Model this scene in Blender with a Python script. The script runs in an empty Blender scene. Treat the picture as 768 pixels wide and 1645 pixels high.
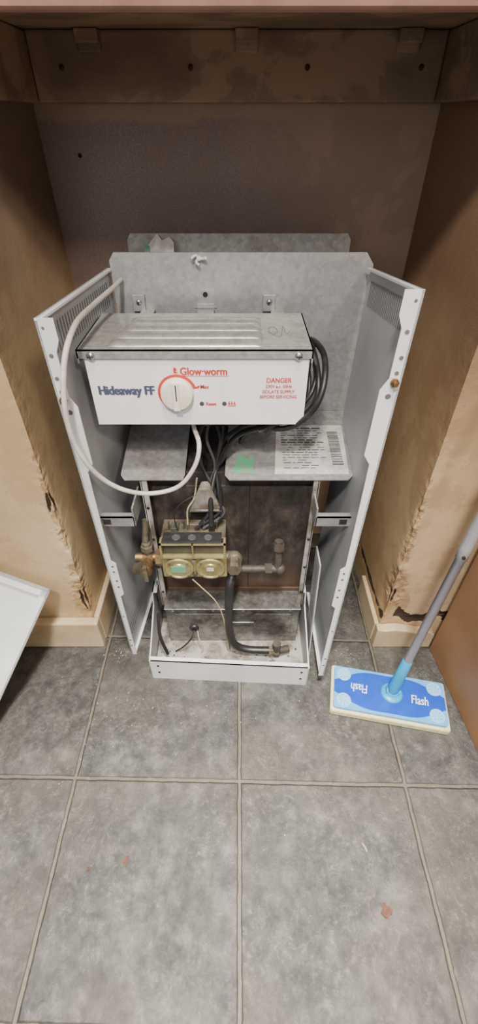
import bpy, math, random
from mathutils import Vector, Matrix, noise
random.seed(4)
V = Vector
SC = bpy.context.scene
COL = SC.collection

# ------------------------------------------------------------ materials
def new_mat(name):
    m = bpy.data.materials.new(name); m.use_nodes = True
    nt = m.node_tree; b = nt.nodes["Principled BSDF"]
    return m, nt, b
def N(nt, typ, **kw):
    n = nt.nodes.new(typ)
    for k, v in kw.items(): setattr(n, k, v)
    return n
def ramp(nt, src, stops, interp='LINEAR'):
    r = N(nt, 'ShaderNodeValToRGB'); r.color_ramp.interpolation = interp
    el = r.color_ramp.elements
    while len(el) < len(stops): el.new(0.5)
    for e, (p, c) in zip(el, stops):
        e.position = p; e.color = (c[0], c[1], c[2], 1) if not isinstance(c, (int, float)) else (c, c, c, 1)
    nt.links.new(src, r.inputs[0]); return r.outputs[0]
def noise_tex(nt, vec, scale, detail=6, rough=.6, dist=0.0):
    n = N(nt, 'ShaderNodeTexNoise'); n.inputs['Scale'].default_value = scale
    n.inputs['Detail'].default_value = detail; n.inputs['Roughness'].default_value = rough
    n.inputs['Distortion'].default_value = dist
    nt.links.new(vec, n.inputs['Vector']); return n.outputs['Fac']
def scaled(nt, vec, s):
    n = N(nt, 'ShaderNodeVectorMath', operation='MULTIPLY'); nt.links.new(vec, n.inputs[0]); n.inputs[1].default_value = s
    return n.outputs[0]
def mix(nt, fac, a, b, blend='MIX'):
    m = N(nt, 'ShaderNodeMix', data_type='RGBA', blend_type=blend)
    for inp, val in ((m.inputs[0], fac), (m.inputs[6], a), (m.inputs[7], b)):
        if isinstance(val, (int, float)): inp.default_value = val
        elif isinstance(val, tuple): inp.default_value = (*val, 1)
        else: nt.links.new(val, inp)
    return m.outputs[2]
def mth(nt, op, a, b=None, clamp=False):
    m = N(nt, 'ShaderNodeMath', operation=op); m.use_clamp = clamp
    for i, val in enumerate((a, b)):
        if val is None: continue
        if isinstance(val, (int, float)): m.inputs[i].default_value = val
        else: nt.links.new(val, m.inputs[i])
    return m.outputs[0]
def geo_pos(nt):
    return N(nt, 'ShaderNodeNewGeometry').outputs['Position']
def bump(nt, b, h, strength=.3, dist=.002):
    n = N(nt, 'ShaderNodeBump'); n.inputs['Strength'].default_value = strength
    n.inputs['Distance'].default_value = dist
    nt.links.new(h, n.inputs['Height']); nt.links.new(n.outputs[0], b.inputs['Normal'])
def simple(name, c, rough=.5, metal=0.0, c2=None, scale=40, lo=.35, hi=.7, bmp=0, detail=5):
    m, nt, b = new_mat(name)
    b.inputs['Roughness'].default_value = rough; b.inputs['Metallic'].default_value = metal
    p = geo_pos(nt)
    f = noise_tex(nt, p, scale, detail)
    c2 = c2 or tuple(x * .82 for x in c)
    col = ramp(nt, f, [(lo, c), (hi, c2)])
    nt.links.new(col, b.inputs['Base Color'])
    if bmp: bump(nt, b, f, bmp, .001)
    return m

M = {}
M['white'] = simple('white_enamel', (.70, .72, .74), .35, 0, (.58, .59, .60), 9)
M['inner'] = simple('white_enamel_shaded', (.45, .47, .50), .45, 0, (.34, .35, .37), 7)  # white enamel with the shade on inward faces mixed into its colour
M['whitedirty'] = simple('white_enamel_dirty', (.40, .395, .38), .4, .2, (.12, .095, .07), 18, .40, .62)
M['paint'] = simple('white_front', (.84, .84, .88), .3, 0, (.77, .77, .80), 14)
def galv(name, a, b_, rough=.42, metal=.55, dirt=.3, dlo=.5, dcol=(.12, .09, .06)):
    m, nt, b = new_mat(name); p = geo_pos(nt)
    v = N(nt, 'ShaderNodeTexVoronoi'); v.inputs['Scale'].default_value = 130
    nt.links.new(p, v.inputs['Vector'])
    sp = N(nt, 'ShaderNodeSeparateColor'); nt.links.new(v.outputs['Color'], sp.inputs[0])
    c = ramp(nt, sp.outputs[0], [(0, a), (1, b_)])
    f = noise_tex(nt, p, 14, 8, .7)
    c = mix(nt, ramp(nt, f, [(dlo, 0), (dlo + .22, dirt)]), c, dcol)
    nt.links.new(c, b.inputs['Base Color'])
    b.inputs['Metallic'].default_value = metal
    nt.links.new(ramp(nt, f, [(.3, rough - .1), (.7, rough + .2)]), b.inputs['Roughness'])
    return m
M['galv'] = galv('galvanised_steel', (.30, .305, .315), (.37, .38, .39), .40, .45, .35)
M['galvd'] = galv('galvanised_steel_dirty', (.28, .28, .28), (.38, .38, .375), .42, .4, .8)
M['galvdd'] = galv('galvanised_steel_sooty', (.13, .13, .127), (.21, .21, .205), .30, .6, .9, .46, (.03, .022, .015))
M['lid'] = galv('lid_steel', (.46, .46, .44), (.60, .60, .58), .28, .6, .45)
def sooty():
    m, nt, b = new_mat('sooty_rusty_sheet'); p = geo_pos(nt)
    f = noise_tex(nt, scaled(nt, p, (1, 1, .6)), 22, 10, .74, .3)
    c = ramp(nt, f, [(.38, (.010, .009, .008)), (.50, (.028, .023, .021)), (.60, (.055, .043, .036)), (.72, (.11, .088, .072))])
    s = N(nt, 'ShaderNodeSeparateXYZ'); nt.links.new(p, s.inputs[0])
    r = ramp(nt, mth(nt, 'ADD', s.outputs[2], mth(nt, 'MULTIPLY', mth(nt, 'SUBTRACT', f, .5), .25)), [(.17, 1), (.26, 0)])
    c = mix(nt, mth(nt, 'MULTIPLY', r, .5), c, (.11, .06, .035))
    nt.links.new(c, b.inputs['Base Color']); b.inputs['Roughness'].default_value = .55
    bump(nt, b, f, .6, .004); return m
M['rust'] = sooty()
M['dark'] = simple('dark_cavity', (.012, .011, .01), .8)
M['slot'] = simple('slot_shadow', (.13, .13, .14), .7)
M['vent'] = simple('vent_shadow', (.17, .175, .185), .7)
M['black'] = simple('black_rubber', (.014, .014, .016), .42, 0, (.035, .033, .03), 60, .5, .8)
M['grey'] = simple('grey_cable', (.055, .055, .06), .5)
M['cream'] = simple('cream_flex', (.56, .53, .49), .5, 0, (.40, .36, .32), 30)
M['knob'] = simple('ivory_plastic', (.84, .79, .66), .35)
M['red'] = simple('red_print', (.62, .045, .03), .5)
M['navy'] = simple('navy_print', (.07, .085, .15), .5)
M['ink'] = simple('black_print', (.06, .06, .065), .6)
M['zinc'] = simple('yellow_zinc', (.50, .45, .22), .35, .7, (.30, .25, .11), 34, .4, .7)
M['brass'] = simple('brass', (.34, .23, .10), .42, .8, (.10, .065, .035), 60)
M['cast'] = simple('grey_casting', (.19, .17, .12), .5, .5, (.07, .055, .04), 50)
M['copper'] = simple('tarnished_pipe', (.085, .07, .06), .6, .3, (.045, .036, .03), 60)
M['screw'] = simple('steel_screw', (.5, .5, .5), .3, .9)
M['green'] = simple('green_sticker', (.08, .34, .18), .5, 0, (.20, .25, .20), 70, .45, .62)
M['paper'] = simple('label_paper', (.60, .60, .59), .6, 0, (.36, .35, .33), 30, .44, .68)
M['ywire'] = simple('yellow_wire', (.42, .38, .22), .5)
M['pink'] = simple('pink_painted_edge', (.42, .23, .18), .55, 0, (.28, .16, .125), 20)
M['wood'] = simple('brown_board', (.31, .17, .09), .55, 0, (.23, .125, .062), 7, .3, .7, .1)
M['base'] = simple('cream_skirting', (.55, .44, .28), .5, 0, (.38, .28, .16), 12, .45, .75, .2)
M['mopblue'] = simple('deep_blue_plastic', (.008, .07, .50), .3)
M['mopcyan'] = simple('light_blue_plastic', (.10, .38, .75), .35)
M['grip'] = simple('pale_blue_rubber', (.28, .55, .80), .45)
M['socket'] = simple('turquoise_plastic', (.02, .31, .62), .35)
M['pad'] = simple('yellow_pad', (.74, .69, .40), .85, 0, (.53, .46, .23), 160, .35, .7, .4)
M['pole'] = simple('grey_pole', (.30, .30, .33), .35, .3)
M['wprint'] = simple('white_print', (.85, .85, .88), .5)
M['leaf'] = simple('dried_leaf', (.10, .04, .022), .8, 0, (.05, .022, .013), 120)
M['crumb'] = simple('plaster_crumb', (.42, .37, .29), .9)

# plaster walls
def plaster(name, light, mid, deep, tint=None, zlo=.72, zhi=.92, mode='z'):
    m, nt, b = new_mat(name); p = geo_pos(nt)
    f1 = noise_tex(nt, p, 3.5, 6, .5, 0)
    c = ramp(nt, f1, [(.35, light), (.62, mid)])
    f2 = noise_tex(nt, p, 2.2, 7, .6)
    f3 = noise_tex(nt, p, 20, 8, .7)
    f4 = noise_tex(nt, scaled(nt, p, (1, 1, .8)), 6, 10, .66, 0)
    c = mix(nt, ramp(nt, f4, [(.52, 0), (.53, .30), (.75, .42)]), c, deep)
    s = N(nt, 'ShaderNodeSeparateXYZ'); nt.links.new(p, s.inputs[0])
    grain = ramp(nt, noise_tex(nt, p, 420, 2, .5), [(.35, 0), (.65, 1)])
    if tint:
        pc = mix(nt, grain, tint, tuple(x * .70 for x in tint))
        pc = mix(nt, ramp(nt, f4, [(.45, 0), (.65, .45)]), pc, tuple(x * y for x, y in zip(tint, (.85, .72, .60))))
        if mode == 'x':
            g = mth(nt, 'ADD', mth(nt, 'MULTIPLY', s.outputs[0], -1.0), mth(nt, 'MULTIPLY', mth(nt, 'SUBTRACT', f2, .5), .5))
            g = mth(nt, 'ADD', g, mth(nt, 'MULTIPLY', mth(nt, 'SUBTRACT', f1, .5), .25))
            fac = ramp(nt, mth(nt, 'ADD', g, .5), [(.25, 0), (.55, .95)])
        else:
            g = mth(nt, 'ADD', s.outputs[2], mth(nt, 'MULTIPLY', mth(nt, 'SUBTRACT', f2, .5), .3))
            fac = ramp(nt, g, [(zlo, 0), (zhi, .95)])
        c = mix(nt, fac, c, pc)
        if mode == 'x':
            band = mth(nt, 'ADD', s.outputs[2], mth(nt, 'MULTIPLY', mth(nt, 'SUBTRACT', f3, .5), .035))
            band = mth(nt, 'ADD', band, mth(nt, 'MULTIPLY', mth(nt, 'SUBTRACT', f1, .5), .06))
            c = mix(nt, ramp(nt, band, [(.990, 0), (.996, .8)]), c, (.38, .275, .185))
    c = mix(nt, ramp(nt, f3, [(.5, 0), (.75, .3)]), c, deep)
    a = N(nt, 'ShaderNodeAttribute'); a.attribute_name = 'dmg'
    dm = ramp(nt, mth(nt, 'ADD', a.outputs['Fac'], mth(nt, 'MULTIPLY', mth(nt, 'SUBTRACT', f3, .5), .6)), [(.20, 0), (.25, .65), (.8, .85)])
    dc = ramp(nt, f3, [(.38, (.46, .31, .16)), (.56, (.32, .19, .09)), (.68, (.11, .06, .03))])
    c = mix(nt, dm, c, dc)
    a2 = N(nt, 'ShaderNodeAttribute'); a2.attribute_name = 'gap'
    gp = ramp(nt, mth(nt, 'ADD', a2.outputs['Fac'], mth(nt, 'MULTIPLY', mth(nt, 'SUBTRACT', f3, .5), 1.3)), [(.44, 0), (.52, 1)])
    c = mix(nt, gp, c, (.035, .02, .012))
    nt.links.new(c, b.inputs['Base Color']); b.inputs['Roughness'].default_value = .62
    h = mth(nt, 'ADD', f1, mth(nt, 'MULTIPLY', f3, .3)); h = mth(nt, 'ADD', h, mth(nt, 'MULTIPLY', f4, .4))
    bump(nt, b, h, .4, .006)
    return m
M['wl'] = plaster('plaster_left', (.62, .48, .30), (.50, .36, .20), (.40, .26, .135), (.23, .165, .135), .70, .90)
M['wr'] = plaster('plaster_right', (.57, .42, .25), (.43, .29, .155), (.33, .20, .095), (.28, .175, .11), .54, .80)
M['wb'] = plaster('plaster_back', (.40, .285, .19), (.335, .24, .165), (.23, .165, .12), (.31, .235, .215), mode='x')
def battenmat():
    m, nt, b = new_mat('worn_painted_batten'); p = geo_pos(nt)
    f = noise_tex(nt, scaled(nt, p, (.6, 1, 1)), 9, 9, .65, .3)
    c = ramp(nt, f, [(.35, (.20, .135, .10)), (.5, (.28, .195, .135)), (.53, (.36, .26, .175)), (.75, (.40, .29, .195))])
    nt.links.new(c, b.inputs['Base Color']); b.inputs['Roughness'].default_value = .7; bump(nt, b, f, .3, .002); return m
M['batten'] = battenmat()

# floor tiles
def tilemat():
    m, nt, b = new_mat('slate_tiles'); p = geo_pos(nt)
    s = N(nt, 'ShaderNodeSeparateXYZ'); nt.links.new(p, s.inputs[0])
    wob = mth(nt, 'MULTIPLY', mth(nt, 'SUBTRACT', noise_tex(nt, p, 14, 3), .5), .006)
    T = .331
    u = mth(nt, 'DIVIDE', mth(nt, 'ADD', mth(nt, 'SUBTRACT', s.outputs[0], .001), wob), T)
    yy = mth(nt, 'ADD', mth(nt, 'ADD', s.outputs[1], mth(nt, 'MULTIPLY', s.outputs[0], .02)), wob)
    v = mth(nt, 'DIVIDE', mth(nt, 'SUBTRACT', yy, .318), .329)
    def edge(w):
        return mth(nt, 'ABSOLUTE', mth(nt, 'SUBTRACT', mth(nt, 'FRACT', mth(nt, 'ADD', w, 100.5)), .5))
    d = mth(nt, 'MINIMUM', edge(u), edge(v))
    fe = noise_tex(nt, p, 60, 4, .6)
    d = mth(nt, 'ADD', d, mth(nt, 'MULTIPLY', mth(nt, 'SUBTRACT', fe, .5), .006))
    g = ramp(nt, d, [(.0085, 1), (.013, 0)])
    cx = N(nt, 'ShaderNodeCombineXYZ')
    nt.links.new(mth(nt, 'FLOOR', mth(nt, 'ADD', u, 100)), cx.inputs[0]); nt.links.new(mth(nt, 'FLOOR', mth(nt, 'ADD', v, 100)), cx.inputs[1])
    wn = N(nt, 'ShaderNodeTexWhiteNoise'); wn.noise_dimensions = '3D'; nt.links.new(cx.outputs[0], wn.inputs['Vector'])
    off = N(nt, 'ShaderNodeVectorMath', operation='MULTIPLY_ADD')
    nt.links.new(wn.outputs['Color'], off.inputs[0]); off.inputs[1].default_value = (7, 7, 7); nt.links.new(p, off.inputs[2])
    q = off.outputs[0]
    f1 = noise_tex(nt, q, 9, 13, .74, .25)
    f2 = noise_tex(nt, scaled(nt, q, (1.0, .8, 1)), 45, 9, .76, .2)
    f3 = noise_tex(nt, q, 4, 6, .6)
    f5 = noise_tex(nt, q, 110, 6, .72, .1)
    f6 = noise_tex(nt, q, 6, 6, .6, .2)
    c = ramp(nt, f1, [(.40, (.016, .017, .019)), (.5, (.042, .042, .041)), (.58, (.085, .082, .075)), (.70, (.155, .148, .133))])
    c2 = ramp(nt, f2, [(.40, (.018, .019, .020)), (.52, (.062, .061, .058)), (.65, (.17, .165, .15))])
    c = mix(nt, .45, c, c2)
    c = mix(nt, mth(nt, 'MULTIPLY', ramp(nt, f5, [(.52, 0), (.66, .36)]), ramp(nt, f6, [(.42, .1), (.62, 1)])), c, (.26, .25, .225))
    c = mix(nt, ramp(nt, f3, [(.42, 0), (.65, .40)]), c, (.085, .070, .054))
    c = mix(nt, g, c, ramp(nt, f2, [(.3, (.075, .065, .052)), (.7, (.15, .13, .102))]))
    nt.links.new(c, b.inputs['Base Color'])
    nt.links.new(ramp(nt, f2, [(.35, .46), (.65, .20)]), b.inputs['Roughness'])
    h = mth(nt, 'ADD', mth(nt, 'ADD', f1, mth(nt, 'MULTIPLY', f2, .6)), mth(nt, 'MULTIPLY', g, -1.2))
    bump(nt, b, h, .8, .006)
    return m
M['tile'] = tilemat()

# ------------------------------------------------------------ mesh builder
class MB:
    def __init__(s): s.v = []; s.f = []; s.m = []; s.sm = []; s.mats = []
    def mi(s, mat):
        mt = M[mat]
        if mt not in s.mats: s.mats.append(mt)
        return s.mats.index(mt)
    def add(s, vs, fs, mat, smooth=False):
        o = len(s.v); s.v += [V(x) for x in vs]; k = s.mi(mat)
        for f in fs: s.f.append([i + o for i in f]); s.m.append(k); s.sm.append(smooth)
        return s
    def hexa(s, b, t, mat):
        return s.add(list(b) + list(t), [(3, 2, 1, 0), (4, 5, 6, 7), (0, 1, 5, 4), (1, 2, 6, 5), (2, 3, 7, 6), (3, 0, 4, 7)], mat)
    def box(s, x0, x1, y0, y1, z0, z1, mat):
        return s.hexa([(x0, y0, z0), (x1, y0, z0), (x1, y1, z0), (x0, y1, z0)], [(x0, y0, z1), (x1, y0, z1), (x1, y1, z1), (x0, y1, z1)], mat)
    def prism(s, pts, ext, mat):
        pts = [V(p) for p in pts]; ext = V(ext); n = len(pts)
        vs = pts + [p + ext for p in pts]
        fs = [tuple(range(n))[::-1], tuple(range(n, 2 * n))] + [(i, (i + 1) % n, n + (i + 1) % n, n + i) for i in range(n)]
        return s.add(vs, fs, mat)
    def quad(s, pts, mat): return s.add(pts, [tuple(range(len(pts)))], mat)
    def frame(s, d):
        d = V(d).normalized(); a = V((0, 0, 1)) if abs(d.z) < .9 else V((1, 0, 0))
        x = d.cross(a).normalized(); y = d.cross(x).normalized(); return x, y
    def rings(s, stations, mat, seg=20, closed=True, smooth=True, rot=0):
        vs = []; fs = []
        for c, x, y, r in stations:
            for i in range(seg):
                a = 2 * math.pi * i / seg + rot
                vs.append(V(c) + x * math.cos(a) * r + y * math.sin(a) * r)
        for k in range(len(stations) - 1):
            for i in range(seg):
                j = (i + 1) % seg
                fs.append((k * seg + i, k * seg + j, (k + 1) * seg + j, (k + 1) * seg + i))
        s.add(vs, fs, mat, smooth)
        if closed:
            n = len(stations) - 1
            s.add(vs[:seg], [tuple(range(seg))[::-1]], mat); s.add(vs[n * seg:], [tuple(range(seg))], mat)
        return s
    def cyl(s, p0, p1, r0, mat, r1=None, seg=20, smooth=True, rot=0):
        p0, p1 = V(p0), V(p1); x, y = s.frame(p1 - p0)
        return s.rings([(p0, x, y, r0), (p1, x, y, r0 if r1 is None else r1)], mat, seg, True, smooth, rot)
    def lathe(s, p0, d, prof, mat, seg=28, smooth=True):
        p0 = V(p0); d = V(d).normalized(); x, y = s.frame(d)
        return s.rings([(p0 + d * h, x, y, r) for h, r in prof], mat, seg, True, smooth)
    def tube(s, pts, r, mat, seg=10, sub=7):
        P = [V(p) for p in pts]; Q = []
        E = [P[0] * 2 - P[1]] + P + [P[-1] * 2 - P[-2]]
        for i in range(1, len(E) - 2):
            for k in range(sub):
                t = k / sub; a, b, c, d = E[i - 1], E[i], E[i + 1], E[i + 2]
                Q.append(.5 * ((2 * b) + (c - a) * t + (2 * a - 5 * b + 4 * c - d) * t * t + (3 * b - a - 3 * c + d) * t ** 3))
        Q.append(P[-1]); st = []; x = None
        for i, q in enumerate(Q):
            d = (Q[min(i + 1, len(Q) - 1)] - Q[max(i - 1, 0)]).normalized()
            if x is None: x, y = s.frame(d)
            x = (x - d * x.dot(d)).normalized(); y = d.cross(x)
            st.append((q, x.copy(), y.copy(), r))
        return s.rings(st, mat, seg)
    def ball(s, c, r, mat, sc=(1, 1, 1), seg=12):
        c = V(c); vs = []; fs = []
        for k in range(1, 8):
            a = math.pi * k / 8
            for i in range(seg):
                b = 2 * math.pi * i / seg
                vs.append(c + V((math.sin(a) * math.cos(b) * r * sc[0], math.sin(a) * math.sin(b) * r * sc[1], math.cos(a) * r * sc[2])))
        for k in range(6):
            for i in range(seg):
                j = (i + 1) % seg; fs.append((k * seg + i, (k + 1) * seg + i, (k + 1) * seg + j, k * seg + j))
        fs.append(tuple(range(seg))); fs.append(tuple(range(6 * seg, 7 * seg))[::-1])
        return s.add(vs, fs, mat, True)
    def text(s, body, c, right, up, width, mat, height=None, bold=0.0, ext=.0003, shear=0, smear=0.0):
        cu = bpy.data.curves.new('t', 'FONT'); cu.body = body; cu.align_x = 'CENTER'; cu.align_y = 'CENTER'
        cu.offset = bold; cu.shear = shear; cu.size = 1
        ob = bpy.data.objects.new('t', cu); COL.objects.link(ob); bpy.context.view_layer.update()
        me = bpy.data.meshes.new_from_object(ob.evaluated_get(bpy.context.evaluated_depsgraph_get()))
        bpy.data.objects.remove(ob)
        xs = [v.co.x for v in me.vertices]; ys = [v.co.y for v in me.vertices]
        if not xs: return s
        w = max(xs) - min(xs); h = max(ys) - min(ys); cx = (max(xs) + min(xs)) / 2; cy = (max(ys) + min(ys)) / 2
        sx = width / w; sy = (height / h) if height else sx
        right = V(right).normalized(); up = V(up).normalized(); n = right.cross(up)
        offs = [(0, 0)] if not smear else [(-smear, 0), (-smear * .5, 0), (0, 0), (smear * .5, 0), (smear, 0), (0, smear * .4), (0, -smear * .4)]
        for k, (ox, oy) in enumerate(offs):
            vs = [V(c) + right * ((v.co.x - cx) * sx + ox) + up * ((v.co.y - cy) * sy + oy) + n * (ext + k * .00003) for v in me.vertices]
            s.add(vs, [tuple(p.vertices) for p in me.polygons], mat)
        return s

WL = {}
def empty(name, loc, **kw):
    o = bpy.data.objects.new(name, None); COL.objects.link(o); o.location = loc; WL[o.name] = V(loc)
    o.empty_display_size = .05
    for k, v in kw.items(): o[k] = v
    return o
def done(mb, name, parent=None, bevel=0, origin=None, **kw):
    me = bpy.data.meshes.new(name)
    lo = V([min(v[i] for v in mb.v) for i in range(3)]); hi = V([max(v[i] for v in mb.v) for i in range(3)])
    o3 = V(origin) if origin is not None else (lo + hi) / 2
    if origin is None and parent is None: o3.z = lo.z
    me.from_pydata([v - o3 for v in mb.v], [], mb.f)
    for mt in mb.mats: me.materials.append(mt)
    for p, k, sm in zip(me.polygons, mb.m, mb.sm): p.material_index = k; p.use_smooth = sm
    me.update()
    ob = bpy.data.objects.new(name, me); COL.objects.link(ob); WL[ob.name] = o3
    if parent is not None:
        ob.parent = parent; ob.location = o3 - WL[parent.name]
    else: ob.location = o3
    if bevel:
        md = ob.modifiers.new('bev', 'BEVEL'); md.width = bevel; md.segments = 2; md.limit_method = 'ANGLE'; md.angle_limit = math.radians(40)
    for k, v in kw.items(): ob[k] = v
    return ob
def recalc(ob):
    import bmesh
    bm = bmesh.new(); bm.from_mesh(ob.data); bmesh.ops.recalc_face_normals(bm, faces=bm.faces); bm.to_mesh(ob.data); bm.free()
    return ob

# ------------------------------------------------------------ room
mb = MB(); mb.box(-1.3, 1.3, -1.2, 1.1, -.03, 0, 'tile'); done(mb, 'floor', origin=(0, 0, 0), kind='structure')
mb = MB(); mb.box(-.45, .45, 1.035, 1.10, 0, 1.105, 'wb'); done(mb, 'wall_back', kind='structure')

def wall_side(sg, name, mat, xc, seed):
    YF, YB = .645, 1.10
    prof = []
    n1 = 56
    outer = 1.25
    for i in range(n1 + 1):
        t = (i / n1); d = (1 - t) ** 2.2
        prof.append((sg * (xc + (outer - xc) * d), YF, (outer - xc) * d, 0))
    n2 = 34
    for i in range(1, n2 + 1):
        t = (i / n2) ** 1.6
        prof.append((sg * xc, YF + (YB - YF) * t, (YB - YF) * t, 1))
    prof.append((sg * outer, YB, 9, 1))
    nz = 260; H = 1.105
    vs = []; dm = []; gp = []
    for k in range(nz + 1):
        z = H * k / nz
        for (x, y, s, side) in prof:
            a = 0; g = 0; q = V((x, y, z))
            if s < .25:
                n2_ = noise.fractal(V((seed + 7, z * 34, s * 34)), .7, 2.0, 4)
                nz_ = noise.noise(V((seed + 3, z * 5, 0)))
                nf = noise.noise(V((seed + 5, z * 22, 0)))
                env = max(0, min(1, (.62 - z) / .12)) * max(0, min(1, (z - .06) / .05))
                low = max(0, 1 - abs(z - .15) / .12) if sg > 0 else max(0, 1 - abs(z - .2) / .14) * .6
                w = .007 + .010 * max(0, .4 + nz_ + .6 * nf) + .030 * low
                a = math.exp(-(s / w) ** 2) * env * max(0, min(1, .35 + .9 * nz_ + .5 * n2_ + .4 * low))
                q += V((sg, 1, 0)) * a * .007
                q += V((sg, 1, 0)) * n2_ * .0006 * math.exp(-(s / .05) ** 2)
                zc = ((.16, .06), (.45, .035)) if sg < 0 else ((.17, .04),)
                for z_, h_ in zc:
                    g = max(g, math.exp(-((z - z_) / h_) ** 2) * math.exp(-((s - .006 - .006 * nf) / .005) ** 2) * .8)
                if sg > 0 and side == 0 and z < .2:
                    g = max(g, math.exp(-((z - .096 - .014 * n2_ - .010 * math.sin(s * 60)) / .020) ** 2) * max(0, min(1, (s - .010) / .025)))
                if sg > 0 and side == 1 and z < .2: g = max(g, .6 * math.exp(-((z - .09) / .015) ** 2))
                q += V((sg * .6, 1, 0)) * (.010 * max(0, g - .4))
            vs.append(q); dm.append(a); gp.append(g)
    n = len(prof); fs = []
    for k in range(nz):
        for i in range(n):
            j = (i + 1) % n; f = (k * n + i, k * n + j, (k + 1) * n + j, (k + 1) * n + i)
            fs.append(f if sg < 0 else f[::-1])
    fs.append(tuple(range(n))[::1 if sg > 0 else -1]); fs.append(tuple(range(nz * n, (nz + 1) * n))[::1 if sg < 0 else -1])
    mb = MB(); mb.add(vs, fs, mat)
    ob = done(mb, name, kind='structure', origin=(0, 0, 0))
    at = ob.data.attributes.new('dmg', 'FLOAT', 'POINT'); at2 = ob.data.attributes.new('gap', 'FLOAT', 'POINT')
    for i, a in enumerate(dm): at.data[i].value = a
    for i, a in enumerate(gp): at2.data[i].value = a
    return ob
wall_side(-1, 'wall_left', 'wl', .352, 3.3)
wall_side(1, 'wall_right', 'wr', .345, 11.7)

# skirting
mb = MB()
mb.box(-.75, -.338, .622, .6445, 0, .098, 'base'); mb.box(-.3515, -.338, .6445, .80, 0, .098, 'base')
done(mb, 'baseboard_left', bevel=.004, kind='structure')
mb = MB()
pts = [(.335, 0), (.478, 0), (.478, .052), (.462, .066), (.44, .060), (.41, .068), (.38, .074), (.352, .070), (.335, .074)]
mb.prism([(x, .622, z) for x, z in pts], (0, .0225, 0), 'base'); mb.box(.3335, .3445, .6445, .80, 0, .070, 'base')
done(mb, 'baseboard_right', bevel=.003, kind='structure')

# worktop over the niche
wt = empty('worktop', (0, .85, 1.105), label='brown worktop spanning the alcove with a pinkish front edge', category='worktop')
mb = MB(); mb.box(-1.25, 1.25, .64, 1.10, 1.105, 1.14, 'batten'); done(mb, 'slab', wt)
mb = MB(); mb.box(-1.25, 1.25, .612, .64, 1.076, 1.145, 'pink'); done(mb, 'front_edge', wt, bevel=.006)
def batten(x0, x1, y0, y1, lab, scr=(), clips=()):
    mb = MB(); mb.box(x0, x1, y0, y1, 1.02, 1.1045, 'batten')
    o = done(mb, 'wooden_batten', bevel=.003, label=lab, category='batten', group='battens under the worktop')
    for x in scr:
        m2 = MB(); m2.lathe((x, y0 + .001, 1.062), (0, -1, 0), [(0, .0042), (.002, .004), (.003, .001)], 'leaf'); done(m2, 'screw', o)
    for x in clips:
        m2 = MB(); m2.box(x - .018, x + .018, y0 - .018, y0, 1.088, 1.1045, 'batten'); m2.box(x - .018, x + .018, y0 - .006, y0, 1.078, 1.09, 'batten')
        done(m2, 'bracket', o, bevel=.002)
batten(-.334, .327, 1.013, 1.034, 'painted wooden batten screwed along the back wall under the worktop', (-.285, -.078, .11, .293), (-.235, .012, .265))
batten(-.3515, -.335, .66, 1.034, 'painted wooden batten fixed along the alcove side under the worktop')
batten(.328, .3445, .66, 1.034, 'painted wooden batten fixed along the alcove side under the worktop')
mb = MB(); mb.lathe((-.288, 1.035, .95), (0, -1, 0), [(-.002, .004), (.002, .003)], 'dark')
done(mb, 'wall_plug', label='small dark wall plug in the brown-grey back wall', category='wall plug')

# cabinet side board
mb = MB()
mb.hexa([(.478, .62, 0), (.545, -.1, 0), (.575, -.1, 0), (.508, .62, 0)], [(.478, .62, 1.07), (.545, -.1, 1.07), (.575, -.1, 1.07), (.508, .62, 1.07)], 'wood')
recalc(done(mb, 'cabinet_end_panel', bevel=.002, label='brown wooden cabinet end panel standing on the tiled floor', category='cabinet'))

# ------------------------------------------------------------ boiler
B = empty('boiler', (-.02, .75, 0), label='opened white gas boiler with exposed controls standing in the alcove', category='boiler')

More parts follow.
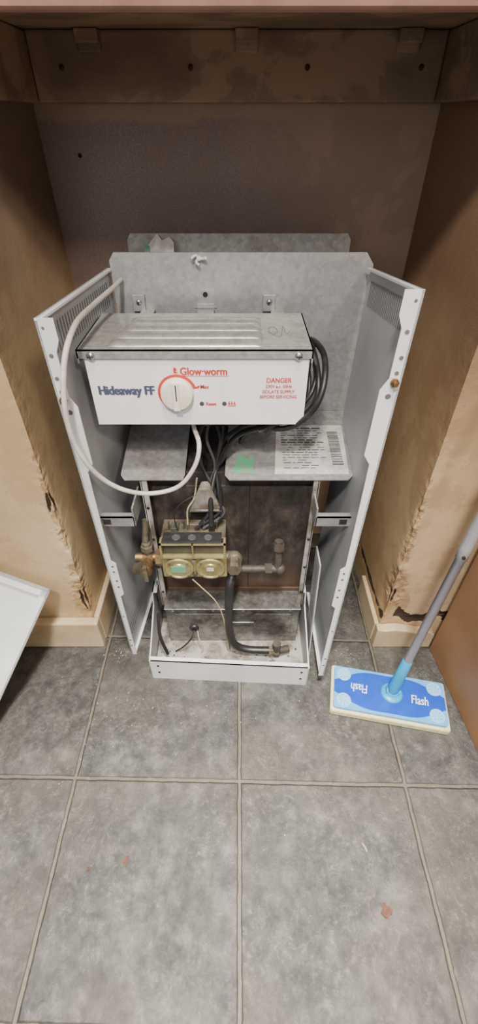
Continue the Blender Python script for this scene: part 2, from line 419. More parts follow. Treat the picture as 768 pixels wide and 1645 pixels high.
def panel(TB, TF, BF, BB, sg, brass_h):
    TB, TF, BF, BB = map(V, (TB, TF, BF, BB)); inn = V((sg, 0, 0))
    def P(s_, h): return (BF.lerp(TF, h)).lerp(BB.lerp(TB, h), s_)
    mb = MB()
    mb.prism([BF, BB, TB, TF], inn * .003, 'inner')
    prof = [(1, .024), (.965, .024), (.945, .017), (.865, .017), (.845, .026), (.72, .026), (.70, .015), (.43, .012), (.42, .02), (.30, .02), (.29, .012), (0, .012)]
    mb.prism([P(0, 0), P(0, 1)] + [P(0, h) + inn * w for h, w in prof], (0, .002, 0), 'white')
    mb.prism([TF, TB, TB + inn * .010, TF + inn * .010], (0, 0, -.003), 'white')
    mb.prism([BF, BB, BB + inn * .010, BF + inn * .010], (0, 0, .003), 'white')
    for k in range(26):
        s0 = .08 + k * .033; w = .012; a = P(s0, .978); b = P(s0 + w, .978); c = P(s0 + w, .930); d = P(s0, .930)
        mb.quad([q + inn * .0034 for q in (a, b, c, d)], 'vent')
    for k in range(12):
        s0 = .08 + k * .035; a = P(s0, .12); b = P(s0 + .010, .12); c = P(s0 + .010, .07); d = P(s0, .07)
        mb.quad([q + inn * .0034 for q in (a, b, c, d)], 'vent')
    for h, w, r in ((.985, .008, .002), (.94, .009, .003), (.90, .008, .003), (.835, .013, .004), (.875, .009, .003), (.41, .012, .0024), (.39, .012, .0024), (.355, .013, .0026), (.33, .013, .0026), (.20, .006, .002), (.05, .006, .0025), (.08, .006, .0025)):
        c = P(0, h) + inn * w; mb.cyl(c + V((0, .001, 0)), c + V((0, -.0006, 0)), r, 'slot', seg=12)
    o = done(mb, 'side_panel', B, label='white enamelled steel side panel with vent slots')
    recalc(o)
    m2 = MB(); c = P(0, brass_h) + inn * .009
    m2.cyl(c + V((0, .002, 0)), c + V((0, -.004, 0)), .006, 'brass', seg=6, smooth=False); m2.cyl(c, c + V((0, -.010, 0)), .003, 'brass', seg=10)
    done(m2, 'screw', o, label='brass screw')
    m3 = MB(); z = .435
    c = P(.1, .5); xi = c.x
    m3.box(min(xi, xi + sg * .066), max(xi, xi + sg * .066), .612, .615, z - .008, z + .014, 'galv')
    m3.box(min(xi, xi + sg * .066), max(xi, xi + sg * .066), .612, .625, z + .012, z + .014, 'galv')
    e = xi + sg * .064; m3.box(min(e, e + sg * .003), max(e, e + sg * .003), .612, .72, z - .008, z + .035, 'galv')
    m3.box(min(xi + sg * .008, xi + sg * .022), max(xi + sg * .008, xi + sg * .022), .6112, .612, z - .003, z + .009, 'rust')
    done(m3, 'bracket', o, label='grey steel mounting bracket')
    return o
panel((-.229, .861, .806), (-.259, .585, .811), (-.266, .603, 0), (-.238, .87, 0), 1, .86)
panel((.226, .84, .811), (.221, .572, .848), (.194, .524, .04), (.199, .792, .003), -1, .86)

# rear plates / casing
mb = MB()
z1, z0 = .831, .50
pts = [(-.221, z0), (-.221, z1 - .012), (-.212, z1), (.216, z1), (.230, z1 - .018), (.232, z0)]
mb.prism([(x, .854, z) for x, z in pts], (0, .003, 0), 'galv')
mb.lathe((-.06, .8539, .765), (0, -1, 0), [(0, .0045), (.0008, .0045)], 'dark')
rp = done(mb, 'rear_plate', B, label='large galvanised steel plate with clipped corners'); recalc(rp)
mb = MB()
for k in range(3):
    a = k * 2.1; mb.tube([(-.068, .85, .823), (-.068 + .009 * math.cos(a), .847, .823 + .006 * math.sin(a)), (-.068 + .014 * math.cos(a + .6), .843, .821 + .007 * math.sin(a + .6))], .0026, 'paper', 6, 4)
mb.ball((-.068, .850, .823), .005, 'paper'); done(mb, 'tie', rp, label='knotted pale rag in a hole')
mb = MB()
pts = [(-.207, .0), (-.207, .832), (-.200, .842), (.200, .842), (.207, .832), (.207, 0)]
mb.prism([(x, .955, z) for x, z in pts], (0, .003, 0), 'galvd')
mb.box(-.207, -.204, .858, .955, .50, .80, 'galvd'); mb.box(.204, .207, .858, .955, .50, .80, 'galvd')
mb.box(-.2, .2, .858, .955, .797, .80, 'galvd')
recalc(done(mb, 'back_frame', B))
mb = MB(); mb.prism([(-.158, .87, .801), (-.114, .868, .801), (-.118, .93, .831), (-.128, .945, .838), (-.140, .935, .833), (-.15, .95, .842), (-.166, .93, .825)], (0, 0, .001), 'paper')
mb.prism([(-.170, .87, .8025), (-.152, .869, .8025), (-.156, .93, .826), (-.17, .93, .826)], (0, 0, .001), 'green')
done(mb, 'torn_label', B, label='torn green and white paper label')

# combustion chamber
mb = MB()
mb.box(-.178, .152, .683, .95, .155, .50, 'rust')
mb.box(-.168, .145, .679, .683, .158, .47, 'rust'); mb.box(.020, .0215, .6765, .679, .16, .47, 'dark')
mb.box(-.168, .145, .674, .679, .158, .170, 'rust')
done(mb, 'combustion_chamber', B, bevel=.002, label='soot-stained brown steel combustion box')
for (x0, x1) in ((-.181, -.170), (.138, .148)):
    mb = MB()
    mb.box(x0, x1, .655, .66, .13, .50, 'whitedirty'); xx = x0 if x0 < 0 else x1
    mb.box(xx - .0015, xx + .0015, .655, .70, .13, .50, 'whitedirty')
    for k in range(4):
        mb.cyl(((x0 + x1) / 2, .656, .18 + k * .085), ((x0 + x1) / 2, .6535, .18 + k * .085), .003, 'dark', seg=8)
    done(mb, 'frame_upright', B, label='dirty white steel upright strip')

# shelf plates under control box
def sp(x, y): return V((x, y, .505 + .157 * (y - .653)))
def shelf(outl, name):
    mb = MB(); mb.prism([sp(x, y) for x, y in outl], (0, 0, -.002), 'galvd'); o = done(mb, name, B, label='galvanised steel baffle plate with clipped corners'); recalc(o); return o
s1 = shelf([(-.218, .665), (-.210, .653), (-.103, .653), (-.100, .665), (-.100, .852), (-.222, .852)], 'baffle_plate')
s2 = shelf([(-.026, .665), (-.018, .653), (.200, .653), (.213, .667), (.226, .852), (-.02, .852)], 'baffle_plate')
nn = V((0, -.157, 1)).normalized()
lab = MB()
def lp(x, y, e=.0006): return sp(x, y) + nn * e
lab.quad([lp(.066, .666), (lp(.203, .666)), lp(.209, .804), lp(.076, .804)], 'paper')
for r in range(17):
    y = .793 - r * .0070; x = .083
    big = r in (0, 5, 6)
    while x < .158 - (.012 if r > 12 else 0):
        w = random.uniform(.004, .016) if not big else random.uniform(.008, .02)
        hgt = .0018 if not big else .0032
        if random.random() > .15: lab.quad([lp(x, y, .001), lp(min(x + w, .166), y, .001), lp(min(x + w, .166), y + hgt, .001), lp(x, y + hgt, .001)], 'ink')
        x += w + .003
y = .69
while y < .785:
    w = random.choice([.0008, .0016, .0024]); lab.quad([lp(.176, y, .001), lp(.197, y, .001), lp(.197, y + w, .001), lp(.176, y + w, .001)], 'ink'); y += w + random.choice([.0012, .002])
done(lab, 'data_label', s2, label='scuffed greyish printed data label with barcode')
mb = MB(); mb.quad([lp(-.012, .672), lp(-.002, .666), lp(.012, .669), lp(.028, .664), lp(.026, .685), lp(.030, .712), lp(.014, .706), lp(.006, .722), lp(-.004, .714), (lp(-.006, .694))], 'green'); done(mb, 'sticker', s2, label='faded green sticker')

# control box
X0, X1, Y0, Y1, Z0, Z1 = -.230, .106, .642, .80, .6275, .75
mb = MB(); mb.box(X0 + .004, X1 - .004, Y0 + .002, Y1 - .002, Z0, Z1 - .004, 'galv')
cb = done(mb, 'control_box', B, label='control box with white printed front and steel lid')
mb = MB(); mb.box(X0 + .002, X1 - .002, Y0, Y0 + .002, Z0 - .002, Z1 - .006, 'paint'); done(mb, 'front_panel', cb, bevel=.0008, label='white front panel')
mb = MB(); mb.box(X0 - .006, X1 + .002, Y0 - .004, Y1, Z1 - .002, Z1, 'lid')
mb.box(X0 - .006, X1 + .002, Y0 - .004, Y0 - .002, Z1 - .013, Z1, 'lid')
mb.box(X0 - .006, X0 - .004, Y0 - .004, Y1, Z1 - .02, Z1, 'lid'); mb.box(X1, X1 + .002, Y0 - .004, Y1, Z1 - .02, Z1, 'lid')
for k in range(4):
    yc = .664 + k * .032; xa, xb = -.192 + k * .005, .036
    prof = []
    for i in range(11):
        a = math.pi * i / 10; prof.append((-.0145 * math.cos(a), .0048 * math.sin(a) ** 1.3))
    n = len(prof); vs = []
    st = [(xa, 0), (xa + .006, .8), (xa + .012, 1), (xb - .012, 1), (xb - .006, .8), (xb, 0)]
    for x, h in st:
        for dy, dz in prof: vs.append((x, yc + dy, Z1 + .0002 + dz * h))
    fs = [(a * n + i, (a + 1) * n + i, (a + 1) * n + i + 1, a * n + i + 1) for a in range(5) for i in range(n - 1)]
    mb.add(vs, fs, 'lid', True)
mb.tube([(.052, .70, Z1 + .0003), (.046, .715, Z1 + .0003), (.050, .733, Z1 + .0003), (.058, .728, Z1 + .0003), (.060, .708, Z1 + .0003), (.053, .698, Z1 + .0003), (.064, .692, Z1 + .0003), (.070, .735, Z1 + .0003), (.073, .70, Z1 + .0003), (.079, .712, Z1 + .0003)], .0003, 'slot', 5, 6)
recalc(done(mb, 'lid', cb, label='ribbed galvanised steel lid'))
for x in (-.216, .087):
    mb = MB(); mb.lathe((x, Y0 - .004, .741), (0, -1, 0), [(0, .0062), (.001, .0062), (.003, .004), (.004, .0005)], 'screw', 16)
    mb.box(x - .004, x + .004, Y0 - .0083, Y0 - .0075, .7405, .7415, 'dark'); mb.box(x - .0005, x + .0005, Y0 - .0083, Y0 - .0075, .737, .745, 'dark')
    done(mb, 'screw', cb, label='cross-head steel screw')
fy = Y0 - .0004
R, U = (1, 0, 0), (0, 0, 1)
for (body, x, z, w, mt, h, sm) in (('Glow\u00b7worm', -.053, .7165, .070, 'red', .0118, .00042), ('Max', -.0525, .692, .013, 'red', .0062, .00025), ('Reset', -.0435, .6632, .016, 'red', .0058, .00025),
        ('DANGER', .061, .7022, .038, 'red', .0076, .0002), ('230V a.c. 50Hz', .061, .6925, .040, 'red', .0052, .00012), ('ISOLATE SUPPLY', .061, .6838, .050, 'red', .0054, .00012),
        ('BEFORE SERVICING', .061, .6752, .057, 'red', .0054, .00012), ('Hideaway FF', -.1730, .6835, .0850, 'navy', .0190, .00100)):
    mb = MB(); mb.text(body, (x, fy, z), R, U, w, mt, h, .008, smear=sm)
    done(mb, 'lettering', cb, label=('red' if mt == 'red' else 'bold dark blue') + ' printed lettering')
mb = MB(); mb.box(-.089, -.015, fy - .0003, fy, .7088, .7093, 'red'); done(mb, 'printed_line', cb, label='thin red printed line')
mb = MB()
pts = [(math.cos(math.radians(a)) * .0050 - .0955, .7180 + math.sin(math.radians(a)) * .0062) for a in range(0, 360, 20)]
mb.prism([(x, fy, z) for x, z in pts], (0, -.0003, 0), 'white')
mb.prism([(x - .001, fy, z) for x, z in [(-.0970, .7135), (-.0920, .7135), (-.0920, .7152), (-.0945, .7162), (-.0920, .7190), (-.0940, .7222), (-.0962, .7222), (-.0970, .7180)]], (0, -.0006, 0), 'red')
done(mb, 'emblem', cb, label='small red and pale grey printed emblem')
mb = MB(); mb.prism([(-.068, fy, .6905), (-.0605, fy, .6940), (-.060, fy, .6910), (-.065, fy, .6885)], (0, -.0004, 0), 'red'); done(mb, 'dial_mark', cb)
for x in (-.0585, -.023):
    mb = MB(); mb.lathe((x, Y0, .663), (0, -1, 0), [(0, .0036), (.0006, .0036)], 'ink', 16); done(mb, 'indicator_light', cb, label='small black indicator')
mb = MB()
for k in range(3):
    x = -.0155 + k * .0042; mb.prism([(x - .0017, fy, .662), (x + .0017, fy, .662), (x + .0009, fy, .6655), (x, fy, .668), (x - .0009, fy, .6655)], (0, -.0004, 0), 'red')
mb.box(-.018, -.0045, fy - .0004, fy, .6592, .6602, 'red'); done(mb, 'flame_symbol', cb, label='small red printed flame symbol')
# knob
kc = V((-.0955, Y0, .681)); mb = MB()
vs = []
for i in range(49):
    a = math.radians(15 + 250 * i / 48); rr = .0030 * (1 - .6 * i / 48) + .0008
    for r in (.0262, .0272 + rr): vs.append(kc + V((math.cos(a) * r, -.0006, math.sin(a) * r)))
mb.add(vs, [(2 * i, 2 * i + 1, 2 * i + 3, 2 * i + 2) for i in range(48)], 'red')
mb.lathe(kc, (0, -1, 0), [(0, .0255), (.003, .0255), (.0035, .0248), (.010, .0244), (.0118, .0232), (.0120, .001)], 'knob', 44)
mb.box(kc.x - .0050, kc.x + .0050, kc.y - .016, kc.y - .010, kc.z - .0225, kc.z + .0225, 'knob')
mb.box(kc.x - .0010, kc.x + .0010, kc.y - .0165, kc.y - .016, kc.z - .006, kc.z + .020, 'ink')
done(mb, 'knob', cb, bevel=.001, label='round ivory control knob with red dial ring')
for x in (-.179, .054):
    mb = MB(); mb.box(x - .011, x + .011, .848, .854, .738, .766, 'galv'); mb.box(x + .003, x + .027, .80, .853, .738, .741, 'lid')
    mb.lathe((x, .848, .754), (0, -1, 0), [(0, .0055), (.003, .004), (.004, .0005)], 'screw', 12)
    mb.lathe((x, .8439, .754), (0, -1, 0), [(0, .002), (.0004, .002)], 'dark', 8)
    done(mb, 'hanging_strap', B, bevel=.0008, label='short steel strap screwed to the plate')
mb = MB(); mb.box(-.075, -.045, .80, .853, .738, .7405, 'galv'); mb.prism([(-.08, .8525, .742), (-.04, .8525, .742), (-.045, .8525, .750), (-.075, .8525, .750)], (0, .001, 0), 'galv')
done(mb, 'hanging_strap', B, bevel=.0008, label='short steel strap behind the lid')

mb = MB()   # funnel hood
mb.hexa([(-.096, .655, .430), (-.034, .655, .430), (-.040, .68, .430), (-.090, .68, .430)], [(-.076, .655, .482), (-.052, .655, .482), (-.056, .68, .482), (-.072, .68, .482)], 'whitedirty')
mb.box(-.098, -.032, .652, .68, .425, .431, 'galvdd')
recalc(done(mb, 'flue_hood', B, bevel=.004, label='dirty white metal hood'))

# gas valve
mb = MB()
mb.box(-.154, -.026, .622, .679, .283, .385, 'cast')
mb.box(-.156, -.024, .610, .622, .284, .347, 'zinc')
mb.cyl((-.09, .610, .296), (-.09, .604, .296), .005, 'cast', seg=6, smooth=False); mb.cyl((-.09, .610, .338), (-.09, .604, .338), .004, 'screw', seg=10)
gv = done(mb, 'gas_valve', B, bevel=.003, label='gas valve block with two yellow zinc caps')
for x in (-.1215, -.0580):
    mb = MB(); mb.lathe((x, .611, .315), (0, -1, 0), [(0, .0300), (.006, .0300)], 'zinc', 40)
    mb.lathe((x, .605, .315), (0, -1, 0), [(0, .0300), (.0022, .0275), (.0022, .0240), (.0006, .0225), (.0006, .0150), (.0026, .0140), (.0026, .001)], 'zinc', 40, False)
    for k in range(4):
        a = math.pi / 4 + k * math.pi / 2; mb.cyl((x + .0258 * math.cos(a), .604, .315 + .0258 * math.sin(a)), (x + .0258 * math.cos(a), .6010, .315 + .0258 * math.sin(a)), .0026, 'cast', seg=8)
    if x < -.1: mb.box(x - .015, x + .015, .6010, .6022, .308, .326, 'green')
    else: mb.box(x - .007, x + .007, .6010, .6022, .312, .320, 'paper')
    done(mb, 'valve_cap', gv, label='round yellow zinc plated cap')
mb = MB()
for x0, x1 in ((-.154, -.150), (-.0915, -.0885), (-.030, -.026)): mb.box(x0, x1, .603, .622, .350, .388, 'zinc')
mb.box(-.154, -.026, .603, .622, .347, .351, 'zinc'); mb.box(-.150, -.0915, .614, .622, .351, .386, 'black'); mb.box(-.0885, -.030, .614, .622, .351, .386, 'black')
mb.box(-.154, -.026, .603, .606, .384, .388, 'zinc')
done(mb, 'coil_frame', gv, label='yellow zinc frame around two black solenoid coils')
mb = MB(); mb.box(-.148, -.034, .604, .632, .388, .392, 'black')
for x in (-.122, -.091, -.060):
    mb.lathe((x, .618, .392), (0, 0, 1), [(0, .008), (.0005, .008), (.0005, .006), (.0001, .0055)], 'grey', 20)
done(mb, 'coil_cover', gv, bevel=.0015, label='black cover with three round caps')
mb = MB()
mb.box(-.098, -.075, .645, .66, .383, .400, 'cast'); mb.box(-.135, -.12, .64, .66, .38, .394, 'galvdd'); mb.box(-.06, -.048, .64, .66, .38, .398, 'black')
for x in (-.14, -.11, -.07, -.045): mb.cyl((x, .648, .383), (x + .002, .646, .408), .002, 'cast', seg=6)
done(mb, 'terminal_block', gv, bevel=.001, label='small metal and black terminals')
mb = MB()
mb.cyl((-.150, .64, .312), (-.215, .64, .312), .010, 'brass'); mb.cyl((-.157, .64, .312), (-.172, .64, .312), .019, 'brass', seg=6, smooth=False)
mb.cyl((-.178, .64, .312), (-.198, .64, .312), .017, 'brass', seg=6, smooth=False); mb.cyl((-.188, .64, .312), (-.188, .64, .355), .009, 'cast'); mb.cyl((-.188, .64, .335), (-.188, .64, .348), .013, 'cast', seg=6, smooth=False)
mb.cyl((-.188, .60, .312), (-.188, .64, .312), .011, 'brass'); mb.cyl((-.188, .598, .312), (-.188, .604, .312), .013, 'brass', seg=6, smooth=False)
mb.box(-.192, -.184, .592, .600, .290, .330, 'cast'); mb.cyl((-.198, .64, .312), (-.222, .64, .27), .011, 'cast'); mb.cyl((-.190, .645, .355), (-.186, .66, .40), .007, 'cast')
done(mb, 'isolation_valve', B, label='dirty brass isolation valve fitting')
mb = MB()
mb.cyl((-.028, .64, .312), (-.008, .64, .312), .014, 'cast'); mb.ball((-.010, .635, .312), .018, 'cast'); mb.cyl((-.010, .635, .30), (-.010, .632, .268), .013, 'cast')
mb.cyl((-.010, .6, .315), (-.010, .64, .315), .015, 'cast', seg=6, smooth=False)
mb.cyl((-.010, .64, .276), (.088, .64, .276), .0085, 'copper'); mb.ball((.088, .64, .276), .0125, 'copper')
mb.cyl((.083, .64, .272), (.083, .655, .345), .009, 'copper'); mb.cyl((.083, .648, .325), (.083, .653, .34), .012, 'copper', seg=6, smooth=False)
mb.cyl((.055, .64, .276), (.07, .64, .276), .012, 'copper', seg=6, smooth=False)
done(mb, 'gas_pipe', B, label='tarnished burner supply pipe with elbow')

# tray / base
mb = MB()
mb.hexa([(-.203, .540, 0), (.158, .522, 0), (.158, .525, 0), (-.203, .543, 0)], [(-.203, .540, .075), (.158, .522, .075), (.158, .525, .075), (-.203, .543, .075)], 'white')
mb.prism([(-.203, .54, .075), (.158, .522, .075), (.158, .534, .075), (-.203, .552, .075)], (0, 0, -.002), 'white')
for x, y in ((-.205, .54), (.155, .522)):
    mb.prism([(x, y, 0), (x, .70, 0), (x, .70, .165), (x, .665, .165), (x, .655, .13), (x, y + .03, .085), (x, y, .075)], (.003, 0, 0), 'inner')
    mb.prism([(x, .665, .165), (x, .70, .165), (x + (.012 if x < 0 else -.012), .70, .165), (x + (.012 if x < 0 else -.012), .665, .165)], (0, 0, -.002), 'white')
mb.prism([(-.2, .545, .012), (.155, .527, .012), (.155, .70, .012), (-.2, .70, .012)], (0, 0, .002), 'whitedirty')
for x, z in ((-.186, .028), (-.186, .056), (.142, .028), (.142, .056)):
    y = .540 - (x + .203) / .361 * .018; mb.cyl((x, y + .001, z), (x, y - .0008, z), .003, 'dark', seg=10)
recalc(done(mb, 'base_tray', B, label='white steel base tray with upturned front'))
mb = MB()
mb.box(-.172, .142, .632, .635, .014, .158, 'galvdd')
mb.box(-.172, .142, .620, .680, .156, .159, 'galvdd')
mb.box(-.150, -.02, .628, .632, .045, .13, 'galvdd'); mb.box(.035, .125, .628, .632, .045, .13, 'galvdd'); mb.box(-.10, .08, .629, .632, .088, .096, 'galvdd')
for x in (-.155, -.06, .01, .12):
    mb.lathe((x, .632, .14), (0, -1, 0), [(0, .0045), (.002, .0035), (.003, .0005)], 'screw', 10)
mb.lathe((-.108, .628, .075), (0, -1, 0), [(0, .012), (.004, .011), (.006, .006), (.002, .005)], 'black', 20)
recalc(done(mb, 'lower_baffle', B, bevel=.0015, label='dull galvanised lower panel with pressed shapes'))
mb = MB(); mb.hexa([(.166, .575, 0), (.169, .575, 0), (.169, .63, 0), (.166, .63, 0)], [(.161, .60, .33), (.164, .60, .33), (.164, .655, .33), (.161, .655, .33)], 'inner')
for k in range(18):
    t = .3 + k * .036; y = .575 + .025 * t; x = .1657 - .005 * t; mb.quad([(x, y + .012, .33 * t), (x, y + .045, .33 * t), (x, y + .045, .33 * t + .004), (x, y + .012, .33 * t + .004)], 'vent')
recalc(done(mb, 'vent_rail', B, label='pale grey slotted rail'))

# cables
def cable(pts, r, mat, name, lab):
    mb = MB(); mb.tube(pts, r, mat); return done(mb, name, B, label=lab)
cable([(-.205, .85, .79), (-.210, .80, .789), (-.222, .72, .787), (-.226, .63, .786), (-.235, .578, .749), (-.246, .567, .669), (-.235, .57, .598), (-.206, .585, .543), (-.16, .60, .515), (-.107, .61, .521), (-.076, .62, .556), (-.067, .64, .587), (-.077, .67, .605), (-.078, .68, .628)], .0040, 'cream', 'flex', 'cream flex looping in front of the controls')
base = [(.100, .75, .715), (.116, .74, .724), (.130, .70, .718), (.132, .66, .698), (.126, .64, .668), (.108, .64, .637), (.078, .65, .614), (.038, .67, .603), (.001, .70, .569), (-.026, .70, .514), (-.0346, .665, .462), (-.03, .64, .40)]
for k in range(5):
    pts = []
    for i, p in enumerate(base):
        sc = 1 - .13 * k
        q = V(p); c = V((.10, .70, .68))
        if i < 7: q = c + (q - c) * (sc if i > 1 else 1)
        q += V((.004 * math.sin(k * 2 + i), -.003 * k + .004 * math.cos(k + i), .003 * math.sin(k * 3 + i * .8)))
        if i >= 7: q += V(((k - 2) * .008 * (i - 6) / 4, 0, 0))
        pts.append(q)
    cable(pts[:(12 if k == 0 else 10 if k == 1 else 8)], (.0050, .0042, .003, .0038, .003)[k], ('black', 'black', 'grey', 'black', 'black')[k], 'cable', 'black insulated cable')
cable([(.06, .70, .625), (.04, .69, .598), (.018, .70, .580), (.006, .72, .552), (.002, .74, .530)], .0036, 'black', 'cable', 'black insulated cable')
cable([(.03, .70, .625), (.02, .70, .600), (-.005, .71, .575), (-.03, .71, .55), (-.04, .69, .50), (-.035, .665, .45)], .0040, 'black', 'cable', 'black insulated cable')
rr_ = random.Random(22)
for k in range(4):
    x = -.066 + k * .011; j = lambda a: rr_.uniform(-a, a)
    cable([(x, .71, .63), (x + j(.006), .705, .60), (x + j(.012), .70, .56), (x * .6 - .02 + j(.010), .69, .51), (x * .4 - .03 + j(.010), .667, .465), (-.045 + j(.018), .655, .425), (-.06 + j(.030), .645, .39)], (.0042, .003, .0036, .003)[k], ('black', 'grey', 'black', 'black')[k], 'cable', 'black insulated cable')
cable([(-.20, .70, .66), (-.19, .69, .62), (-.17, .685, .606), (-.16, .70, .627)], .0035, 'cream', 'flex', 'short cream flex')
for x in (-.074, -.045, -.150):
    mb = MB(); mb.lathe((x, .675, .628), (0, 0, -1), [(0, .008), (.006, .008), (.006, .0065), (.016, .006), (.018, .004)], 'cream', 14); done(mb, 'cable_gland', B, label='off-white cable gland')
cable([(-.078, .665, .50), (-.085, .655, .46), (-.098, .645, .44), (-.10, .64, .405)], .0016, 'ywire', 'thin_wire', 'thin yellow wire')
cable([(-.07, .66, .47), (-.105, .65, .455), (-.125, .645, .43), (-.122, .64, .39)], .0012, 'black', 'thin_wire', 'thin black wire')
cable([(-.095, .600, .288), (-.078, .60, .262), (-.05, .60, .215), (-.036, .60, .16), (-.03, .60, .10), (-.024, .60, .016)], .0014, 'ywire', 'thin_wire', 'thin yellow wire')
cable([(-.108, .622, .075), (-.115, .608, .06), (-.135, .602, .035), (-.155, .60, .018)], .002, 'black', 'thin_wire', 'thin black wire')
cable([(-.10, .622, .072), (-.095, .606, .055), (-.088, .60, .035), (-.092, .595, .017)], .0012, 'ywire', 'thin_wire', 'thin yellow wire')
cable([(-.012, .63, .285), (-.020, .605, .255), (-.0225, .60, .19), (-.0225, .60, .11), (-.012, .598, .055), (.020, .595, .034), (.082, .592, .034)], .0095, 'black', 'hose', 'thick black insulated pipe')
mb = MB(); mb.cyl((.072, .592, .034), (.096, .592, .034), .0125, 'cast', seg=6, smooth=False); mb.cyl((.09, .592, .02), (.09, .592, .065), .010, 'copper'); mb.cyl((.096, .592, .034), (.12, .60, .03), .009, 'copper'); done(mb, 'pipe_elbow', B, bevel=.001, label='corroded compression elbow')
cable([(-.18, .60, .17), (-.183, .59, .10), (-.17, .58, .04)], .004, 'black', 'cable', 'black insulated cable')
mb = MB()
for k in range(90):
    x = random.choice([random.uniform(-.19, .14), random.gauss(.08, .03), random.gauss(-.15, .02)]); x = max(-.19, min(.14, x))
    y = random.uniform(.55, .625); r = random.uniform(.0010, .0035)
    mb.ball((x, y, .014 + r * .3), r, random.choice(['crumb', 'rust', 'cast', 'rust', 'cast']), (1, random.uniform(.5, 1.3), .5), 6)
done(mb, 'tray_debris', B, kind='stuff', label='plaster grit and rust flakes')

# ------------------------------------------------------------ removed front panel
C = V((-.40, .60, .25)); e1 = V((-.395, -.652, -.644)).normalized(); e2 = V((-.919, 0, .394)); e2 = (e2 - e1 * e2.dot(e1)).normalized()
nr = e1.cross(e2).normalized()
if nr.y > 0: nr = -nr
L1, L2 = .385, .36; th = .018
Fp = empty('boiler_front_panel', C + e1 * L1, label='removed white steel front panel leaning against the plaster pillar', category='panel')
def FP(a, b, c=0): return C + e1 * a + e2 * b + nr * c
mb = MB(); mb.prism([FP(0, 0, -th), FP(L1, 0, -th), FP(L1, L2, -th), FP(0, L2, -th)], nr * .002, 'white'); recalc(done(mb, 'sheet', Fp))
mb = MB()
for a0, a1, b0, b1 in ((0, L1, 0, .004), (0, L1, L2 - .004, L2), (0, .004, 0, L2), (L1 - .004, L1, 0, L2)):
    mb.prism([FP(a0, b0, -th), FP(a1, b0, -th), FP(a1, b1, -th), FP(a0, b1, -th)], nr * th, 'white')
for a0, a1, b0, b1 in ((0, L1, 0, .016), (0, L1, L2 - .016, L2), (0, .016, 0, L2), (L1 - .016, L1, 0, L2)):
    mb.prism([FP(a0, b0, -.002), FP(a1, b0, -.002), FP(a1, b1, -.002), FP(a0, b1, -.002)], nr * .002, 'white')
recalc(done(mb, 'rim', Fp, label='folded white rim'))

# ------------------------------------------------------------ mop
mc = V((.337, .485, 0)); ux = V((.983, -.185, 0)).normalized(); uy = V((.185, .983, 0)).normalized()
Mo = empty('mop', mc, label='blue flat floor mop with cream pad standing on the tiles', category='mop')
def mp(a, b, z): return mc + ux * a + uy * b + V((0, 0, z))
def rrect(hx, hy, r, n=6):
    o = []
    for cx, cy, a0 in ((hx - r, hy - r, 0), (-hx + r, hy - r, 90), (-hx + r, -hy + r, 180), (hx - r, -hy + r, 270)):
        for i in range(n + 1):
            a = math.radians(a0 + 90 * i / n); o.append((cx + r * math.cos(a), cy + r * math.sin(a)))
    return o
mb = MB(); mb.prism([mp(a, b, 0) for a, b in rrect(.128, .056, .006)], (0, 0, .020), 'pad'); recalc(done(mb, 'cleaning_pad', Mo, bevel=.004, label='pale yellow cleaning pad'))
mb = MB(); mb.prism([mp(a, b, .020) for a, b in rrect(.122, .050, .008)], (0, 0, .008), 'mopcyan')
bl = []
for i in range(41):
    a = -.121 + .242 * i / 40; bl.append((a, .047 - .030 * (abs(a) / .121) ** 1.8 - .003 * math.cos(a * 50)))
for i in range(41):
    a = .121 - .242 * i / 40; bl.append((a, -.047 + .030 * (abs(a) / .121) ** 1.8 + .003 * math.cos(a * 50)))
mb.prism([mp(a, b, .028) for a, b in bl], (0, 0, .0006), 'mopblue')
hp = done(mb, 'head_plate', Mo, bevel=.0004, label='two-tone blue plastic head plate'); recalc(hp)
for a, b in ((-.100, .031), (-.100, -.031), (.100, .031), (.100, -.031)):
    mb = MB(); p = mp(a, b, .028); mb.lathe(p, (0, 0, 1), [(0, .0160), (.0014, .0160), (.0014, .0145), (.0009, .0140)], 'grip', 24)
    for k in range(8):
        t = k * math.pi / 4; mb.prism([p + V((math.cos(t) * .002, math.sin(t) * .002, .0008)), p + V((math.cos(t - .1) * .0125, math.sin(t - .1) * .0125, .0008)), p + V((math.cos(t + .1) * .0125, math.sin(t + .1) * .0125, .0008))], (0, 0, .0004), 'mopcyan')
    done(mb, 'cloth_grip', hp, label='round pale blue slotted cloth gripper')
mb = MB(); mb.text('Flash', mp(.066, -.002, .0290), ux, uy, .036, 'wprint', .020, 0, .0004, .1, smear=.0002); done(mb, 'lettering', hp, label='white printed lettering')
mb = MB(); mb.text('Flash', mp(-.066, .002, .0290), -ux, -uy, .036, 'wprint', .020, 0, .0004, .1, smear=.0002); done(mb, 'lettering', hp, label='white printed lettering')
pb = mp(.006, .006, .036); pd = V((.0435, .041, .479)).normalized()
mb = MB(); mb.lathe(mp(.006, .004, .0285), (0, 0, 1), [(0, .024), (.002, .024), (.004, .020), (.004, .014), (.010, .012)], 'socket', 30)
mb.cyl(pb - ux * .014, pb + ux * .014, .008, 'socket')
mb.lathe(pb, pd, [(-.006, .006), (.004, .012), (.018, .0135), (.05, .0115), (.11, .0105), (.112, .009)], 'socket', 24)
done(mb, 'swivel_joint', Mo, label='turquoise swivel socket')
mb = MB(); mb.lathe(pb, pd, [(.10, .0088), (.40, .0088), (.402, .0105), (.425, .0105), (.427, .0098), (1.03, .0098), (1.035, .006)], 'pole', 24)
bt = pb + pd * .413; mb.cyl(bt + V((-.004, -.013, 0)), bt, .003, 'dark', seg=8)
done(mb, 'pole', Mo, label='grey telescopic metal pole')

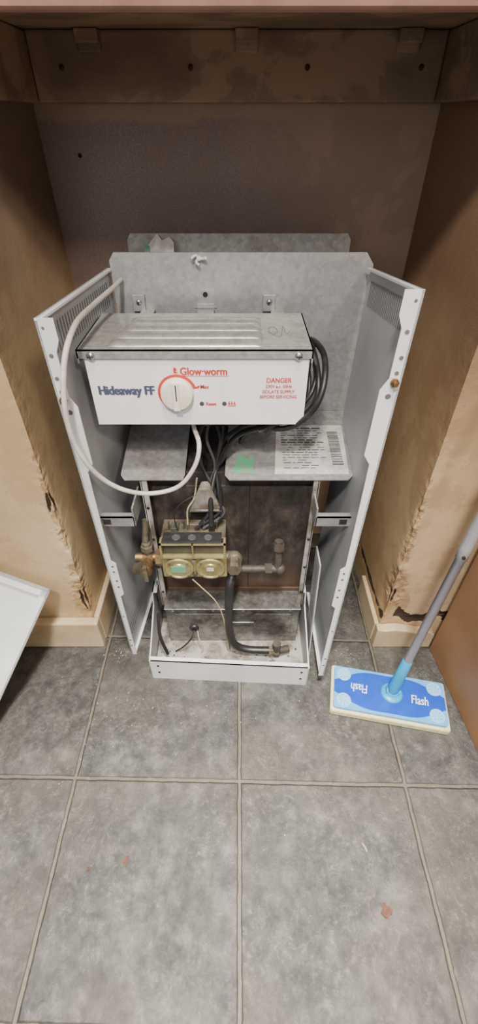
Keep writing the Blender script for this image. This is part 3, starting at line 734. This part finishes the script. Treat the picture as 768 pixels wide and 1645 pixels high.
# ------------------------------------------------------------ floor bits
def leaf(x, y, s, a0, seed):
    mb = MB(); random.seed(seed); pts = []
    for k in range(13):
        a = k * 2 * math.pi / 13; r = s * random.uniform(.4, 1.15); pts.append((x + math.cos(a + a0) * r * .75, y + math.sin(a + a0) * r, .0008 + random.uniform(0, .002)))
    mb.prism(pts, (0, 0, .0012), 'leaf'); recalc(done(mb, 'leaf_fragment', label='reddish-brown dried leaf fragment lying on the tiles', category='leaf fragment', group='leaf fragments on the floor'))
leaf(-.202, .190, .009, .5, 1); leaf(.247, .1233, .013, 2.4, 2); leaf(-.268, .178, .004, 1, 3)
mb = MB(); mb.tube([(.226, .216, .002), (.230, .209, .002), (.232, .203, .002)], .0014, 'crumb', 6, 3)
done(mb, 'wood_splinter', label='tiny pale wooden splinter lying on the tiles', category='splinter')
mb = MB(); random.seed(9)
for k in range(100):
    if k < 45: x, y = random.uniform(-.35, .2), random.gauss(.46, .03)
    elif k < 85: x, y = random.choice([-.30, .27]) + random.gauss(0, .03), random.gauss(.60, .02)
    else: x, y = random.uniform(-.5, .42), random.uniform(.2, .5)
    if y > .615: y = .6
    if -.21 < x < .2 and y > .515: continue
    if -.28 < x < -.2 and y > .58: continue
    r = random.uniform(.0005, .0016)
    if abs(x - .337) < .15 and abs(y - .485) < .09: continue
    mb.ball((x, y, r * .5), r, 'crumb', (1, random.uniform(.6, 1.4), .6), 6)
done(mb, 'plaster_crumbs', kind='stuff', label='pale plaster crumbs scattered over the tiles', category='debris')

# ------------------------------------------------------------ lights
def area(loc, tgt, size, power, col, name, spread=180):
    l = bpy.data.lights.new(name, 'AREA'); l.energy = power; l.size = size; l.color = col; l.shape = 'DISK'; l.spread = math.radians(spread)
    o = bpy.data.objects.new(name, l); COL.objects.link(o); o.location = loc
    o.rotation_euler = (V(tgt) - V(loc)).to_track_quat('-Z', 'Y').to_euler()
area((-.15, -.55, 2.1), (0, .6, .4), .18, 46, (1.0, .92, .81), 'overhead_light')
area((.75, -.9, 2.1), (0, .6, .4), .22, 18, (1.0, .87, .72), 'overhead_light')
area((.05, .05, 2.2), (.0, -.02, 0), .30, 22, (1.0, .93, .82), 'overhead_light', 50)  # added narrow downlight, no known fitting; brightens the floor near the camera
area((-.5, -1.4, 1.5), (0, .8, .7), .8, 8, (.95, .95, 1.0), 'cool_rear_light')  # broad weak cool area light from behind and left of the camera
w = bpy.data.worlds.new('room'); SC.world = w; w.use_nodes = True
w.node_tree.nodes['Background'].inputs[0].default_value = (.98, .92, .90, 1); w.node_tree.nodes['Background'].inputs[1].default_value = .26

# ------------------------------------------------------------ camera
cd = bpy.data.cameras.new('camera'); cam = bpy.data.objects.new('camera', cd); COL.objects.link(cam)
cd.sensor_fit = 'VERTICAL'; cd.sensor_height = 36; cd.sensor_width = 36; cd.lens = 719 / 1645 * 36; cd.clip_start = .01
cam.location = (0, 0, 1.0); cam.rotation_euler = (math.radians(90 - 41.3), 0, 0)
SC.camera = cam
